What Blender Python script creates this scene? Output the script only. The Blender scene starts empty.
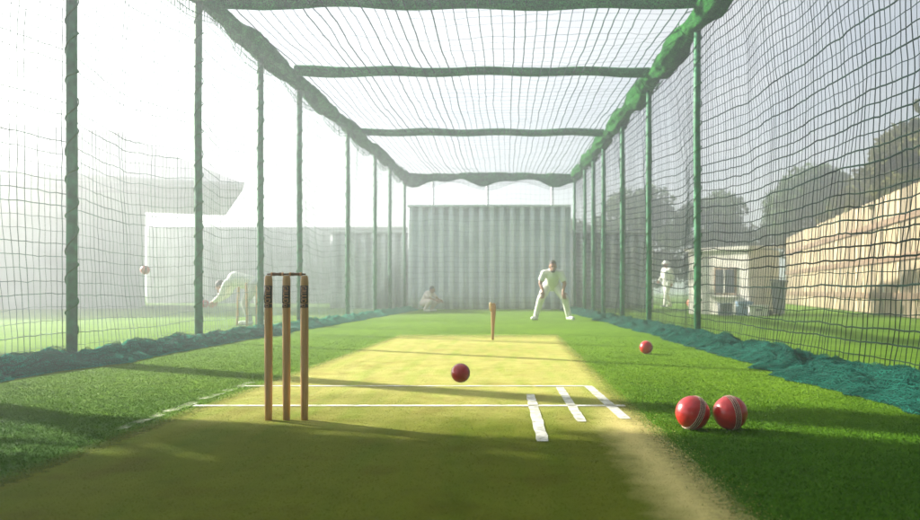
import bpy, bmesh, math, random
import numpy as np
from mathutils import Vector, Matrix, noise, Euler
R = math.radians
random.seed(7); rng = np.random.default_rng(7)
S = bpy.context.scene
COL = S.collection

# ------------------------------------------------------------------ helpers
def link(o, parent=None):
    COL.objects.link(o)
    if parent is not None: o.parent = parent
    return o
def tag(o, label=None, cat=None, group=None, kind=None):
    if label: o['label'] = label
    if cat: o['category'] = cat
    if group: o['group'] = group
    if kind: o['kind'] = kind
    return o
def empty(name, loc=(0, 0, 0), rz=0.0):
    o = bpy.data.objects.new(name, None); o.location = loc; o.rotation_euler = (0, 0, rz)
    o.empty_display_size = .2
    return link(o)
def mesh_np(name, V, F, mat, parent=None, smooth=False):
    """V (n,3) array, F (m,k) array of same-size faces"""
    V = np.asarray(V, dtype=np.float32); F = np.asarray(F, dtype=np.int32)
    me = bpy.data.meshes.new(name)
    k = F.shape[1]
    me.vertices.add(len(V)); me.vertices.foreach_set('co', V.ravel())
    me.loops.add(F.size); me.loops.foreach_set('vertex_index', F.ravel())
    me.polygons.add(len(F)); me.polygons.foreach_set('loop_start', np.arange(0, F.size, k, dtype=np.int32))
    me.update(calc_edges=True); me.validate()
    if smooth: me.polygons.foreach_set('use_smooth', np.ones(len(me.polygons), dtype=bool))
    if mat: me.materials.append(mat)
    o = bpy.data.objects.new(name, me)
    return link(o, parent)
class MB:
    """collects simple shapes into one mesh"""
    def __init__(s): s.bm = bmesh.new()
    def box(s, c, d, rot=None, bevel=0.0):
        g = bmesh.ops.create_cube(s.bm, size=1.0)['verts']
        M = Matrix.Translation(c) @ (rot.to_matrix().to_4x4() if rot else Matrix()) @ Matrix.Diagonal((d[0], d[1], d[2], 1))
        bmesh.ops.transform(s.bm, matrix=M, verts=g)
        if bevel:
            es = list({e for v in g for e in v.link_edges})
            bmesh.ops.bevel(s.bm, geom=es, offset=bevel, segments=2, affect='EDGES', profile=.7)
        return s
    def tube(s, pts, rad, n=8, cap=True):
        pts = [Vector(p) for p in pts]
        rs = rad if isinstance(rad, (list, tuple)) else [rad] * len(pts)
        rings = []; up0 = None
        for i, p in enumerate(pts):
            t = (pts[min(i + 1, len(pts) - 1)] - pts[max(i - 1, 0)]).normalized()
            if up0 is None:
                up0 = Vector((0, 0, 1)) if abs(t.z) < .9 else Vector((1, 0, 0))
            a = t.cross(up0).normalized(); b = a.cross(t).normalized(); up0 = b
            rings.append([s.bm.verts.new(p + (a * math.cos(2 * math.pi * k / n) + b * math.sin(2 * math.pi * k / n)) * rs[i]) for k in range(n)])
        for i in range(len(rings) - 1):
            for k in range(n):
                s.bm.faces.new((rings[i][k], rings[i][(k + 1) % n], rings[i + 1][(k + 1) % n], rings[i + 1][k]))
        if cap:
            s.bm.faces.new(rings[0][::-1]); s.bm.faces.new(rings[-1])
        return s
    def lathe(s, prof, c=(0, 0, 0), n=24):
        rings = []
        for r, z in prof:
            rings.append([s.bm.verts.new((c[0] + r * math.cos(2 * math.pi * k / n), c[1] + r * math.sin(2 * math.pi * k / n), c[2] + z)) for k in range(n)])
        for i in range(len(rings) - 1):
            for k in range(n):
                s.bm.faces.new((rings[i][k], rings[i][(k + 1) % n], rings[i + 1][(k + 1) % n], rings[i + 1][k]))
        s.bm.faces.new(rings[0][::-1]); s.bm.faces.new(rings[-1])
        return s
    def ball(s, c, r, sc=(1, 1, 1), rot=None, seg=20):
        g = bmesh.ops.create_uvsphere(s.bm, u_segments=seg, v_segments=seg // 2 + 2, radius=r)['verts']
        M = Matrix.Translation(c) @ (rot.to_matrix().to_4x4() if rot else Matrix()) @ Matrix.Diagonal((*sc, 1))
        bmesh.ops.transform(s.bm, matrix=M, verts=g)
        return s
    def cone(s, a, b, ra, rb, n=14):
        """tapered limb with rounded ends"""
        s.tube([a, b], [ra, rb], n)
        s.ball(a, ra, seg=n); s.ball(b, rb, seg=n)
        return s
    def quad(s, pts):
        s.bm.faces.new([s.bm.verts.new(p) for p in pts]); return s
    def build(s, name, mat, parent=None, smooth=False, remesh=None, it=4):
        bmesh.ops.recalc_face_normals(s.bm, faces=s.bm.faces[:])
        me = bpy.data.meshes.new(name); s.bm.to_mesh(me); s.bm.free()
        if remesh:
            t = bpy.data.objects.new('tmp', me); COL.objects.link(t)
            m = t.modifiers.new('r', 'REMESH'); m.mode = 'VOXEL'; m.voxel_size = remesh; m.use_smooth_shade = True
            m2 = t.modifiers.new('s', 'SMOOTH'); m2.factor = .5; m2.iterations = it
            dg = bpy.context.evaluated_depsgraph_get()
            me2 = bpy.data.meshes.new_from_object(t.evaluated_get(dg))
            bpy.data.objects.remove(t); bpy.data.meshes.remove(me); me = me2; me.name = name
        if smooth or remesh:
            for p in me.polygons: p.use_smooth = True
        me.materials.clear(); me.materials.append(mat)
        return link(bpy.data.objects.new(name, me), parent)
def copy_tree(o, parent=None):
    c = o.copy(); COL.objects.link(c); c.parent = parent
    for ch in list(o.children): copy_tree(ch, c)
    return c
def fbm(x, y, z=0, o=3):
    return noise.fractal(Vector((x, y, z)), 1.0, 2.0, o)

# ------------------------------------------------------------------ materials
def mat(name, base, rough=.7, var=.25, scale=6.0, bump=0.0, bscale=60.0, metal=0.0, coat=0.0, base2=None, sss=0, spec=.5, detail=5):
    m = bpy.data.materials.new(name); m.use_nodes = True
    nt = m.node_tree; N = nt.nodes; L = nt.links
    b = N['Principled BSDF']
    b.inputs['Roughness'].default_value = rough; b.inputs['Metallic'].default_value = metal
    b.inputs['Specular IOR Level'].default_value = spec
    b.inputs['Coat Weight'].default_value = coat
    tc = N.new('ShaderNodeTexCoord')
    nz = N.new('ShaderNodeTexNoise'); nz.inputs['Scale'].default_value = scale; nz.inputs['Detail'].default_value = detail
    L.new(tc.outputs['Object'], nz.inputs['Vector'])
    rp = N.new('ShaderNodeValToRGB')
    c2 = base2 or [min(1, c * (1 + var)) for c in base]
    c1 = [c * (1 - var) for c in base] if not base2 else base
    rp.color_ramp.elements[0].position = .35; rp.color_ramp.elements[1].position = .65
    rp.color_ramp.elements[0].color = (*c1, 1); rp.color_ramp.elements[1].color = (*c2, 1)
    L.new(nz.outputs['Fac'], rp.inputs['Fac']); L.new(rp.outputs['Color'], b.inputs['Base Color'])
    if bump:
        n2 = N.new('ShaderNodeTexNoise'); n2.inputs['Scale'].default_value = bscale; n2.inputs['Detail'].default_value = 4
        L.new(tc.outputs['Object'], n2.inputs['Vector'])
        bp = N.new('ShaderNodeBump'); bp.inputs['Strength'].default_value = bump; bp.inputs['Distance'].default_value = .02
        L.new(n2.outputs['Fac'], bp.inputs['Height']); L.new(bp.outputs['Normal'], b.inputs['Normal'])
    return m
def wood_mat(name, c1, c2, scale=(40, 40, 1.5), rough=.45):
    m = mat(name, c1, rough, base2=c2, scale=2.0, bump=.15, bscale=30)
    nt = m.node_tree; N = nt.nodes; L = nt.links
    tc = [n for n in N if n.type == 'TEX_COORD'][0]
    mp = N.new('ShaderNodeMapping'); mp.inputs['Scale'].default_value = scale
    L.new(tc.outputs['Object'], mp.inputs['Vector'])
    for n in N:
        if n.type == 'TEX_NOISE': L.new(mp.outputs['Vector'], n.inputs['Vector'])
    return m
def ground_mat(name, cols, stripes=None, bump=.5, fine=220.0):
    """cols: dark, mid, light; layered noise, fine grain"""
    m = bpy.data.materials.new(name); m.use_nodes = True
    nt = m.node_tree; N = nt.nodes; L = nt.links
    b = N['Principled BSDF']; b.inputs['Roughness'].default_value = .95; b.inputs['Specular IOR Level'].default_value = .03
    tc = N.new('ShaderNodeTexCoord')
    def nz(sc, d=5, dist=0):
        n = N.new('ShaderNodeTexNoise'); n.inputs['Scale'].default_value = sc; n.inputs['Detail'].default_value = d
        n.inputs['Distortion'].default_value = dist
        L.new(tc.outputs['Object'], n.inputs['Vector']); return n
    big, mid, fin = nz(.7, 4, .4), nz(7, 6), nz(fine, 3)
    a = N.new('ShaderNodeMath'); a.operation = 'MULTIPLY_ADD'; a.inputs[1].default_value = .55
    L.new(mid.outputs['Fac'], a.inputs[0])
    k = N.new('ShaderNodeMath'); k.operation = 'MULTIPLY'; k.inputs[1].default_value = .45
    L.new(big.outputs['Fac'], k.inputs[0]); L.new(k.outputs[0], a.inputs[2])
    f = N.new('ShaderNodeMath'); f.operation = 'MULTIPLY_ADD'; f.inputs[1].default_value = .32
    L.new(fin.outputs['Fac'], f.inputs[0])
    g = N.new('ShaderNodeMath'); g.operation = 'MULTIPLY'; g.inputs[1].default_value = .76
    L.new(a.outputs[0], g.inputs[0]); L.new(g.outputs[0], f.inputs[2])
    rp = N.new('ShaderNodeValToRGB'); e = rp.color_ramp.elements
    e[0].position = .4; e[1].position = .7; e[0].color = (*cols[0], 1); e[1].color = (*cols[2], 1)
    x = e.new(.55); x.color = (*cols[1], 1)
    L.new(f.outputs[0], rp.inputs['Fac']); L.new(rp.outputs['Color'], b.inputs['Base Color'])
    bp = N.new('ShaderNodeBump'); bp.inputs['Strength'].default_value = bump; bp.inputs['Distance'].default_value = .012
    L.new(f.outputs[0], bp.inputs['Height']); L.new(bp.outputs['Normal'], b.inputs['Normal'])
    return m
def leaf_mat(name, c1, c2, trans=.25):
    m = bpy.data.materials.new(name); m.use_nodes = True
    nt = m.node_tree; N = nt.nodes; L = nt.links
    b = N['Principled BSDF']; b.inputs['Roughness'].default_value = .75; b.inputs['Specular IOR Level'].default_value = .1
    tc = N.new('ShaderNodeTexCoord'); nz = N.new('ShaderNodeTexNoise'); nz.inputs['Scale'].default_value = 1.3; nz.inputs['Detail'].default_value = 6
    L.new(tc.outputs['Object'], nz.inputs['Vector'])
    rp = N.new('ShaderNodeValToRGB'); rp.color_ramp.elements[0].position = .35; rp.color_ramp.elements[1].position = .65
    rp.color_ramp.elements[0].color = (*c1, 1); rp.color_ramp.elements[1].color = (*c2, 1)
    L.new(nz.outputs['Fac'], rp.inputs['Fac']); L.new(rp.outputs['Color'], b.inputs['Base Color'])
    tr = N.new('ShaderNodeBsdfTranslucent'); L.new(rp.outputs['Color'], tr.inputs['Color'])
    mx = N.new('ShaderNodeMixShader'); mx.inputs[0].default_value = trans
    L.new(b.outputs[0], mx.inputs[1]); L.new(tr.outputs[0], mx.inputs[2])
    L.new(mx.outputs[0], N['Material Output'].inputs['Surface'])
    return m
def paint_mat(name, col, wear=.5, scale=14, soft=.1):
    """paint that has partly worn through to the turf"""
    m = bpy.data.materials.new(name); m.use_nodes = True
    nt = m.node_tree; N = nt.nodes; L = nt.links
    b = N['Principled BSDF']; b.inputs['Roughness'].default_value = .85; b.inputs['Base Color'].default_value = (*col, 1)
    tc = N.new('ShaderNodeTexCoord'); nz = N.new('ShaderNodeTexNoise'); nz.inputs['Scale'].default_value = scale; nz.inputs['Detail'].default_value = 8
    nz.inputs['Roughness'].default_value = .7
    L.new(tc.outputs['Object'], nz.inputs['Vector'])
    mr = N.new('ShaderNodeMapRange'); mr.inputs[1].default_value = wear - soft; mr.inputs[2].default_value = wear + soft
    L.new(nz.outputs['Fac'], mr.inputs[0])
    t = N.new('ShaderNodeBsdfTransparent'); mx = N.new('ShaderNodeMixShader')
    L.new(mr.outputs[0], mx.inputs[0]); L.new(t.outputs[0], mx.inputs[1]); L.new(b.outputs[0], mx.inputs[2])
    L.new(mx.outputs[0], N['Material Output'].inputs['Surface'])
    return m

M = {}
M['grass'] = ground_mat('grass_mat', ((.072, .150, .007), (.105, .205, .010), (.145, .255, .016)))
M['pitch'] = ground_mat('pitch_mat', ((.35, .335, .080), (.42, .40, .11), (.48, .455, .15)))
M['blade_g'] = mat('grass_blade_mat', (.10, .195, .008), .7, base2=(.155, .275, .015), scale=1.5, spec=.05)
M['blade_p'] = mat('pitch_blade_mat', (.40, .385, .085), .75, base2=(.50, .475, .14), scale=1.5, spec=.05)
M['line'] = paint_mat('white_line_mat', (.76, .76, .70), wear=.44, scale=16, soft=.24)
M['line_worn'] = paint_mat('worn_line_mat', (.70, .69, .52), wear=.66, scale=9, soft=.2)
M['line_faint'] = paint_mat('faint_line_mat', (.80, .79, .68), wear=.42, scale=9, soft=.2)
M['stump'] = wood_mat('stump_wood', (.42, .22, .07), (.60, .36, .14))
M['bail'] = wood_mat('bail_wood', (.09, .04, .012), (.20, .10, .035), (1.5, 40, 40))
M['band'] = mat('stump_band', (.012, .010, .010), .5)
M['print'] = mat('stump_print', (.55, .24, .08), .6, base2=(.66, .36, .15), scale=60)
M['leather'] = mat('red_leather', (.50, .012, .016), .28, var=.15, scale=25, bump=.06, bscale=240, coat=.5)
M['leather_dull'] = mat('dull_red_leather', (.36, .02, .03), .45, var=.15, scale=25)
M['pink_ball'] = mat('pale_pink_leather', (.60, .22, .19), .5, var=.1)
M['orange_ball'] = mat('orange_rubber', (.55, .15, .05), .5, var=.1)
M['seam'] = mat('seam_leather', (.15, .006, .010), .35, var=.3, scale=60)
M['thread'] = mat('stitch_thread', (.80, .62, .48), .7, var=.2, scale=120)
M['green_metal'] = mat('green_painted_post', (.012, .17, .06), .65, var=.3, scale=14, bump=.25, bscale=90)
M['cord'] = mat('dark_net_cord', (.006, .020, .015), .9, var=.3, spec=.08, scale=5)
M['cord_hazed'] = mat('hazed_net_cord', (.17, .24, .21), .9, var=.3, spec=.08, scale=5)  # left cords paled in colour to suggest the white haze glow
M['cord_roof'] = mat('roof_net_cord', (.02, .055, .04), .9, var=.3, spec=.08, scale=5)
M['corr'] = mat('corrugated_steel', (.80, .85, .91), .5, var=.08, scale=1.2, bump=.05, bscale=8)
M['corr_dark'] = mat('weathered_corrugated_steel', (.55, .58, .58), .6, var=.12, scale=1.2, metal=.1)
M['concrete'] = mat('grey_render', (.40, .41, .41), .9, var=.18, scale=1.2, bump=.2, bscale=20)
M['roof_grey'] = mat('grey_roofing', (.30, .30, .305), .8, var=.15, scale=1.5, bump=.2, bscale=30)
M['white_wall'] = mat('whitewash', (.74, .70, .62), .9, var=.08, scale=2, bump=.15, bscale=25)
M['dark'] = mat('dark_interior', (.03, .04, .045), .6)
M['glass'] = mat('window_glass', (.10, .16, .18), .12, var=.2)
M['frame_wood'] = mat('window_frame_wood', (.34, .24, .15), .7)
M['boards'] = wood_mat('pale_fence_boards', (.24, .185, .10), (.36, .29, .175), (9, 9, .6), .9)
M['rail_wood'] = wood_mat('fence_rail_wood', (.09, .055, .028), (.16, .10, .05), (1, 1, 9), .8)
def per_piece(m, lo=.45, hi=1.3):
    # each board weathered differently
    nt = m.node_tree; N = nt.nodes; L = nt.links; b = N['Principled BSDF']
    src = b.inputs['Base Color'].links[0].from_socket
    g = N.new('ShaderNodeNewGeometry'); mr = N.new('ShaderNodeMapRange'); mr.inputs[3].default_value = lo; mr.inputs[4].default_value = hi
    L.new(g.outputs['Random Per Island'], mr.inputs[0])
    v = N.new('ShaderNodeVectorMath'); v.operation = 'SCALE'; L.new(src, v.inputs[0]); L.new(mr.outputs[0], v.inputs['Scale']); L.new(v.outputs[0], b.inputs['Base Color'])
per_piece(M['boards'])
M['bark'] = wood_mat('bark', (.06, .045, .03), (.13, .10, .07), (8, 8, 2), .95)
M['leaf_dark'] = leaf_mat('olive_leaf', (.040, .050, .010), (.105, .105, .025))
M['leaf_mid'] = leaf_mat('mid_leaf', (.04, .085, .02), (.09, .14, .04))
M['skin'] = mat('skin', (.36, .17, .10), .5, var=.12, scale=8)
M['hair'] = mat('dark_hair', (.025, .014, .008), .6, var=.4, scale=60, bump=.5, bscale=120)
M['white_cloth'] = mat('white_cotton', (.78, .78, .72), .85, var=.05, scale=10, bump=.35, bscale=26)
M['pale_cloth'] = mat('pale_pink_cotton', (.80, .68, .64), .85, var=.08, scale=10, bump=.3, bscale=26)
M['grey_cloth'] = mat('pale_grey_cotton', (.55, .57, .55), .85, var=.08, scale=10, bump=.3, bscale=26)
M['shoe'] = mat('white_shoe', (.76, .76, .74), .6, var=.05)
M['eye'] = mat('eye_dark', (.02, .015, .012), .2)
M['bin'] = mat('grey_plastic', (.16, .17, .19), .5, var=.15)
M['crate'] = mat('white_plastic', (.70, .70, .66), .6, var=.08)
M['blue'] = mat('faded_blue_plastic', (.20, .30, .40), .6, var=.1)
M['bat_pale'] = wood_mat('pale_willow', (.62, .42, .15), (.74, .54, .24), (30, 30, 2))
M['bat_dark'] = wood_mat('oiled_willow', (.34, .16, .045), (.46, .24, .08), (30, 30, 2))

def net_cloth_mat(name, c1, c2, cell=30.0, rough=.8, lo=.35, hi=1.4):
    """gathered netting seen as cloth: tiny mesh cells in colour and bump"""
    m = mat(name, c1, rough, base2=c2, scale=5, spec=.05)
    nt = m.node_tree; N = nt.nodes; L = nt.links; b = N['Principled BSDF']
    tc = [n for n in N if n.type == 'TEX_COORD'][0]
    vo = N.new('ShaderNodeTexVoronoi'); vo.feature = 'DISTANCE_TO_EDGE'; vo.inputs['Scale'].default_value = cell
    L.new(tc.outputs['Object'], vo.inputs['Vector'])
    mr = N.new('ShaderNodeMapRange'); mr.inputs[1].default_value = .02; mr.inputs[2].default_value = .16
    mr.inputs[3].default_value = 1; mr.inputs[4].default_value = 0
    L.new(vo.outputs['Distance'], mr.inputs[0])
    rp = [n for n in N if n.type == 'VALTORGB'][0]
    mx = N.new('ShaderNodeMix'); mx.data_type = 'RGBA'; mx.blend_type = 'MULTIPLY'; mx.inputs[0].default_value = 1
    cr = N.new('ShaderNodeValToRGB'); cr.color_ramp.elements[0].color = (lo, lo, lo, 1); cr.color_ramp.elements[1].color = (hi, hi, hi, 1)
    L.new(mr.outputs[0], cr.inputs['Fac'])
    L.new(rp.outputs['Color'], mx.inputs[6]); L.new(cr.outputs['Color'], mx.inputs[7])
    L.new(mx.outputs[2], b.inputs['Base Color'])
    bp = N.new('ShaderNodeBump'); bp.inputs['Strength'].default_value = .8; bp.inputs['Distance'].default_value = .01
    L.new(mr.outputs[0], bp.inputs['Height']); L.new(bp.outputs['Normal'], b.inputs['Normal'])
    return m
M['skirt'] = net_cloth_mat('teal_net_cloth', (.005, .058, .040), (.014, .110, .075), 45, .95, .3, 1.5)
M['skirt_lightened'] = net_cloth_mat('lightened_teal_net_cloth', (.008, .24, .14), (.02, .34, .21), 55, .95, .5, 1.3)  # left skirt: same netting, colour lightened to offset its shade and haze
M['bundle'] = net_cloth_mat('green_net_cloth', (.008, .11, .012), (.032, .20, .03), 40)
M['bundle_lightened'] = net_cloth_mat('lightened_green_net_cloth', (.010, .19, .035), (.045, .33, .07), 40)  # same green netting, colour lightened where undersides lie in shade and haze
M['skirt_cord'] = mat('teal_net_cord', (.012, .10, .072), .9, var=.3, spec=.08)
M['bundle_cord'] = mat('green_net_cord', (.02, .14, .025), .9, var=.3, spec=.08)

# ------------------------------------------------------------------ camera and cage layout
EYE, F, HX, HY = .639, 750.0, 508.0, 290.0            # eye height; focal length and vanishing point in photo pixels
cam_d = bpy.data.cameras.new('camera'); cam = link(bpy.data.objects.new('camera', cam_d))
cam.location = (0, 0, EYE); cam.rotation_euler = (R(90), 0, 0)
cam_d.sensor_width = 36; cam_d.lens = F / 920 * 36
cam_d.shift_x = -(HX - 460) / 920; cam_d.shift_y = (HY - 260) / 920
cam_d.clip_end = 2000; cam_d.clip_start = .05
cam_d.dof.use_dof = True; cam_d.dof.focus_distance = 4.6; cam_d.dof.aperture_fstop = 2.8
S.camera = cam
TOP = 4.3
def XR(y): return 2.848 - .0295 * y                    # right wall of the cage
def XL(y): return -(4.094 - .033 * y)                  # left wall
Y0, Y1 = 1.2, 24.0

# ------------------------------------------------------------------ ground, pitch, lines
def grid_sheet(name, x0, x1, y0, y1, nx, ny, z, m, amp=0.0):
    xs = np.linspace(x0, x1, nx); ys = np.linspace(y0, y1, ny)
    X, Y = np.meshgrid(xs, ys)
    Z = np.full_like(X, z)
    V = np.stack([X, Y, Z], -1).reshape(-1, 3)
    i = np.arange(nx * ny).reshape(ny, nx)
    Fc = np.stack([i[:-1, :-1], i[:-1, 1:], i[1:, 1:], i[1:, :-1]], -1).reshape(-1, 4)
    return mesh_np(name, V, Fc, m)
ground = tag(grid_sheet('ground', -140, 140, -60, 160, 2, 2, 0, M['grass']), 'green mown grass ground under and around the nets', None, None, 'structure')
# pitch with soft ragged edges
def ragged_strip(name, xl, xr, y0, y1, z, m, n=160, amp=.02, parent=None, amp_end=0):
    ys = np.linspace(y0, y1, n); V = []
    for k, y in enumerate(ys):
        V.append((xl(y) + amp * fbm(1.3, y * 4), y, z)); V.append((xr(y) + amp * fbm(7.7, y * 4), y, z))
    Fc = [(2 * k, 2 * k + 1, 2 * k + 3, 2 * k + 2) for k in range(n - 1)]
    return mesh_np(name, V, Fc, m, parent)
def shaded_green_near(m, y_a, y_b, col):  # greener near turf, with foreground shade also multiplied into its colour
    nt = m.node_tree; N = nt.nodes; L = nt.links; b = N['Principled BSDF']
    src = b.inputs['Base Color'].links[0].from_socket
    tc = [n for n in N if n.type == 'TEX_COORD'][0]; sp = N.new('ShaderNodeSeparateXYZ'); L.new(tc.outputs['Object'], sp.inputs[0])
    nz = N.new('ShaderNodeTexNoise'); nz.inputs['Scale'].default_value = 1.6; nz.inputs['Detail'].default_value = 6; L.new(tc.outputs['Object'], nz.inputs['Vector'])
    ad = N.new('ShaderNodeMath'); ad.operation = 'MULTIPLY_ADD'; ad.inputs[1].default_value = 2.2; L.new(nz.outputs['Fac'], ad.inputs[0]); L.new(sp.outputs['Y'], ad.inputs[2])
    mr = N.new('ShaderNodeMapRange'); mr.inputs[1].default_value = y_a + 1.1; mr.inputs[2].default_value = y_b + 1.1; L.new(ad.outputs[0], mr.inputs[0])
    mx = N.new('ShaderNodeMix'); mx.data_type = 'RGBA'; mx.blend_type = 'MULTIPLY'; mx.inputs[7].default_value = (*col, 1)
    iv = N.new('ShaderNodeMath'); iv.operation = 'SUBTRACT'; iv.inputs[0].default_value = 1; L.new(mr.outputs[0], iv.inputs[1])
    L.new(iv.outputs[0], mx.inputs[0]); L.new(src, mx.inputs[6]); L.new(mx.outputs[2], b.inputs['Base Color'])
def patchy(m):
    # long mown streaks and scuffed, greener or barer patches
    nt = m.node_tree; N = nt.nodes; L = nt.links; b = N['Principled BSDF']
    tc = [n for n in N if n.type == 'TEX_COORD'][0]
    for sc, scale, lo, hi, col, amt in (((5, .7, 1), 1.6, .46, .70, (.72, .92, .55), .75), ((1, 1, 1), 3.1, .54, .70, (.78, .66, .62), .6), ((1, 1, 1), 11.0, .55, .68, (.80, .90, .60), .5)):
        src = b.inputs['Base Color'].links[0].from_socket
        mp = N.new('ShaderNodeMapping'); mp.inputs['Scale'].default_value = sc; L.new(tc.outputs['Object'], mp.inputs['Vector'])
        nz = N.new('ShaderNodeTexNoise'); nz.inputs['Scale'].default_value = scale; nz.inputs['Detail'].default_value = 7; L.new(mp.outputs[0], nz.inputs['Vector'])
        mr = N.new('ShaderNodeMapRange'); mr.inputs[1].default_value = lo; mr.inputs[2].default_value = hi; mr.inputs[4].default_value = amt; L.new(nz.outputs['Fac'], mr.inputs[0])
        mx = N.new('ShaderNodeMix'); mx.data_type = 'RGBA'; mx.blend_type = 'MULTIPLY'; mx.inputs[7].default_value = (*col, 1)
        L.new(mr.outputs[0], mx.inputs[0]); L.new(src, mx.inputs[6]); L.new(mx.outputs[2], b.inputs['Base Color'])
def soft_edge(m):
    # straw turf thins out into the green turf along both edges and at the far end
    nt = m.node_tree; N = nt.nodes; L = nt.links; b = N['Principled BSDF']
    tc = [n for n in N if n.type == 'TEX_COORD'][0]; sp = N.new('ShaderNodeSeparateXYZ'); L.new(tc.outputs['Object'], sp.inputs[0])
    def mad(x, k, c):
        n = N.new('ShaderNodeMath'); n.operation = 'MULTIPLY_ADD'; L.new(x, n.inputs[0]); n.inputs[1].default_value = k
        if isinstance(c, float): n.inputs[2].default_value = c
        else: L.new(c, n.inputs[2])
        return n.outputs[0]
    dl = mad(sp.outputs['Y'], -.024, mad(sp.outputs['X'], 1.0, 1.80)); dr = mad(sp.outputs['Y'], .003, mad(sp.outputs['X'], -1.0, .685)); df = mad(sp.outputs['Y'], -.12, 1.30)
    mn = N.new('ShaderNodeMath'); mn.operation = 'MINIMUM'; L.new(dl, mn.inputs[0]); L.new(dr, mn.inputs[1])
    m2 = N.new('ShaderNodeMath'); m2.operation = 'MINIMUM'; L.new(mn.outputs[0], m2.inputs[0]); L.new(df, m2.inputs[1])
    nz = N.new('ShaderNodeTexNoise'); nz.inputs['Scale'].default_value = 30; nz.inputs['Detail'].default_value = 8; nz.inputs['Roughness'].default_value = .75; L.new(tc.outputs['Object'], nz.inputs['Vector'])
    mr = N.new('ShaderNodeMapRange'); mr.inputs[1].default_value = .085; mr.inputs[2].default_value = .25; L.new(mad(nz.outputs['Fac'], .22, m2.outputs[0]), mr.inputs[0])
    t = N.new('ShaderNodeBsdfTransparent'); mx = N.new('ShaderNodeMixShader'); L.new(mr.outputs[0], mx.inputs[0]); L.new(t.outputs[0], mx.inputs[1]); L.new(b.outputs[0], mx.inputs[2])
    L.new(mx.outputs[0], N['Material Output'].inputs['Surface'])
def sun_streak(m):
    # sun streak painted into turf colour along the right edge, short of the crease
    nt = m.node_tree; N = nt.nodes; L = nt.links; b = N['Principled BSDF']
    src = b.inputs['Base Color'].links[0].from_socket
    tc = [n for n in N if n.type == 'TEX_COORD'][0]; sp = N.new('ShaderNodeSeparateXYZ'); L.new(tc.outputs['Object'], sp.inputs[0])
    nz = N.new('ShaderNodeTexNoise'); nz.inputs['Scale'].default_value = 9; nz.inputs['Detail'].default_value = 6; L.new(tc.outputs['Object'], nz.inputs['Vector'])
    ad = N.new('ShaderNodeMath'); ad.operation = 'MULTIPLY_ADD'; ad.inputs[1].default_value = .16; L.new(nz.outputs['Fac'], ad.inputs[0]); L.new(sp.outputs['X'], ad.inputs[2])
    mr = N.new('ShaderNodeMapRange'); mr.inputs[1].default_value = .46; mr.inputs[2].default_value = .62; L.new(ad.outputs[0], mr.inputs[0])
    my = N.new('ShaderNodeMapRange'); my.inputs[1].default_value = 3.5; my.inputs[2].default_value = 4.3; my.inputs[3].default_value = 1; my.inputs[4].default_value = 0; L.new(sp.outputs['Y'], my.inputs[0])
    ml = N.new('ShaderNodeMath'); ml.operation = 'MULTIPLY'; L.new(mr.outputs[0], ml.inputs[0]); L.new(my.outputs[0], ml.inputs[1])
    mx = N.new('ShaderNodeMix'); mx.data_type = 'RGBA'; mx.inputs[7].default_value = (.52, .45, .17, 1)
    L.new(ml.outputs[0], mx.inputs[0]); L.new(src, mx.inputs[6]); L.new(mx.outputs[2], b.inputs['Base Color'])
for m_ in (M['pitch'], M['blade_p']): patchy(m_); shaded_green_near(m_, 3.1, 5.0, (.26, .33, .08)); sun_streak(m_)
soft_edge(M['pitch'])
for m_ in (M['grass'], M['blade_g']): shaded_green_near(m_, 3.0, 5.2, (.42, .60, .50))
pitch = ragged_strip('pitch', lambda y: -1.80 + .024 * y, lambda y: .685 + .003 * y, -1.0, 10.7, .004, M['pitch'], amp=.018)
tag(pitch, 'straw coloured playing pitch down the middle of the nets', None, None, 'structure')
def line(x0, y0, x1, y1, w, m, amp=.004, label=None):
    a = Vector((x0, y0)); b = Vector((x1, y1)); d = (b - a); L_ = d.length; d.normalize(); p = Vector((-d.y, d.x))
    n = max(6, int(L_ / .04)); V = []
    for k in range(n):
        c = a + d * (L_ * k / (n - 1))
        e = 1.0 if 0 < k < n - 1 else .92
        for s_ in (-1, 1):
            q = c + p * s_ * (w / 2 * e + amp * fbm(c.x * 9 + s_ * 5, c.y * 9))
            V.append((q.x, q.y, .008))
    Fc = [(2 * k, 2 * k + 1, 2 * k + 3, 2 * k + 2) for k in range(n - 1)]
    o = mesh_np('crease_line', V, Fc, m, pitch)
    if label: o['label'] = label
    return o
LINES = [(-1.72, 4.10, .64, 4.10, .050, 'line'), (-1.74, 4.94, .53, 4.94, .042, 'line_faint'),
         (-1.77, 3.40, -1.76, 5.15, .06, 'line_worn'),
         (.134, 4.55, .146, 3.13, .052, 'line'), (.335, 4.88, .355, 3.60, .050, 'line'), (.527, 4.94, .576, 3.68, .056, 'line'),
         (-.36, 9.38, .62, 9.38, .03, 'line_faint')]
for (a, b, c, d, w, mm) in LINES[:-1]: line(a, b, c, d, w, M[mm])

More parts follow.
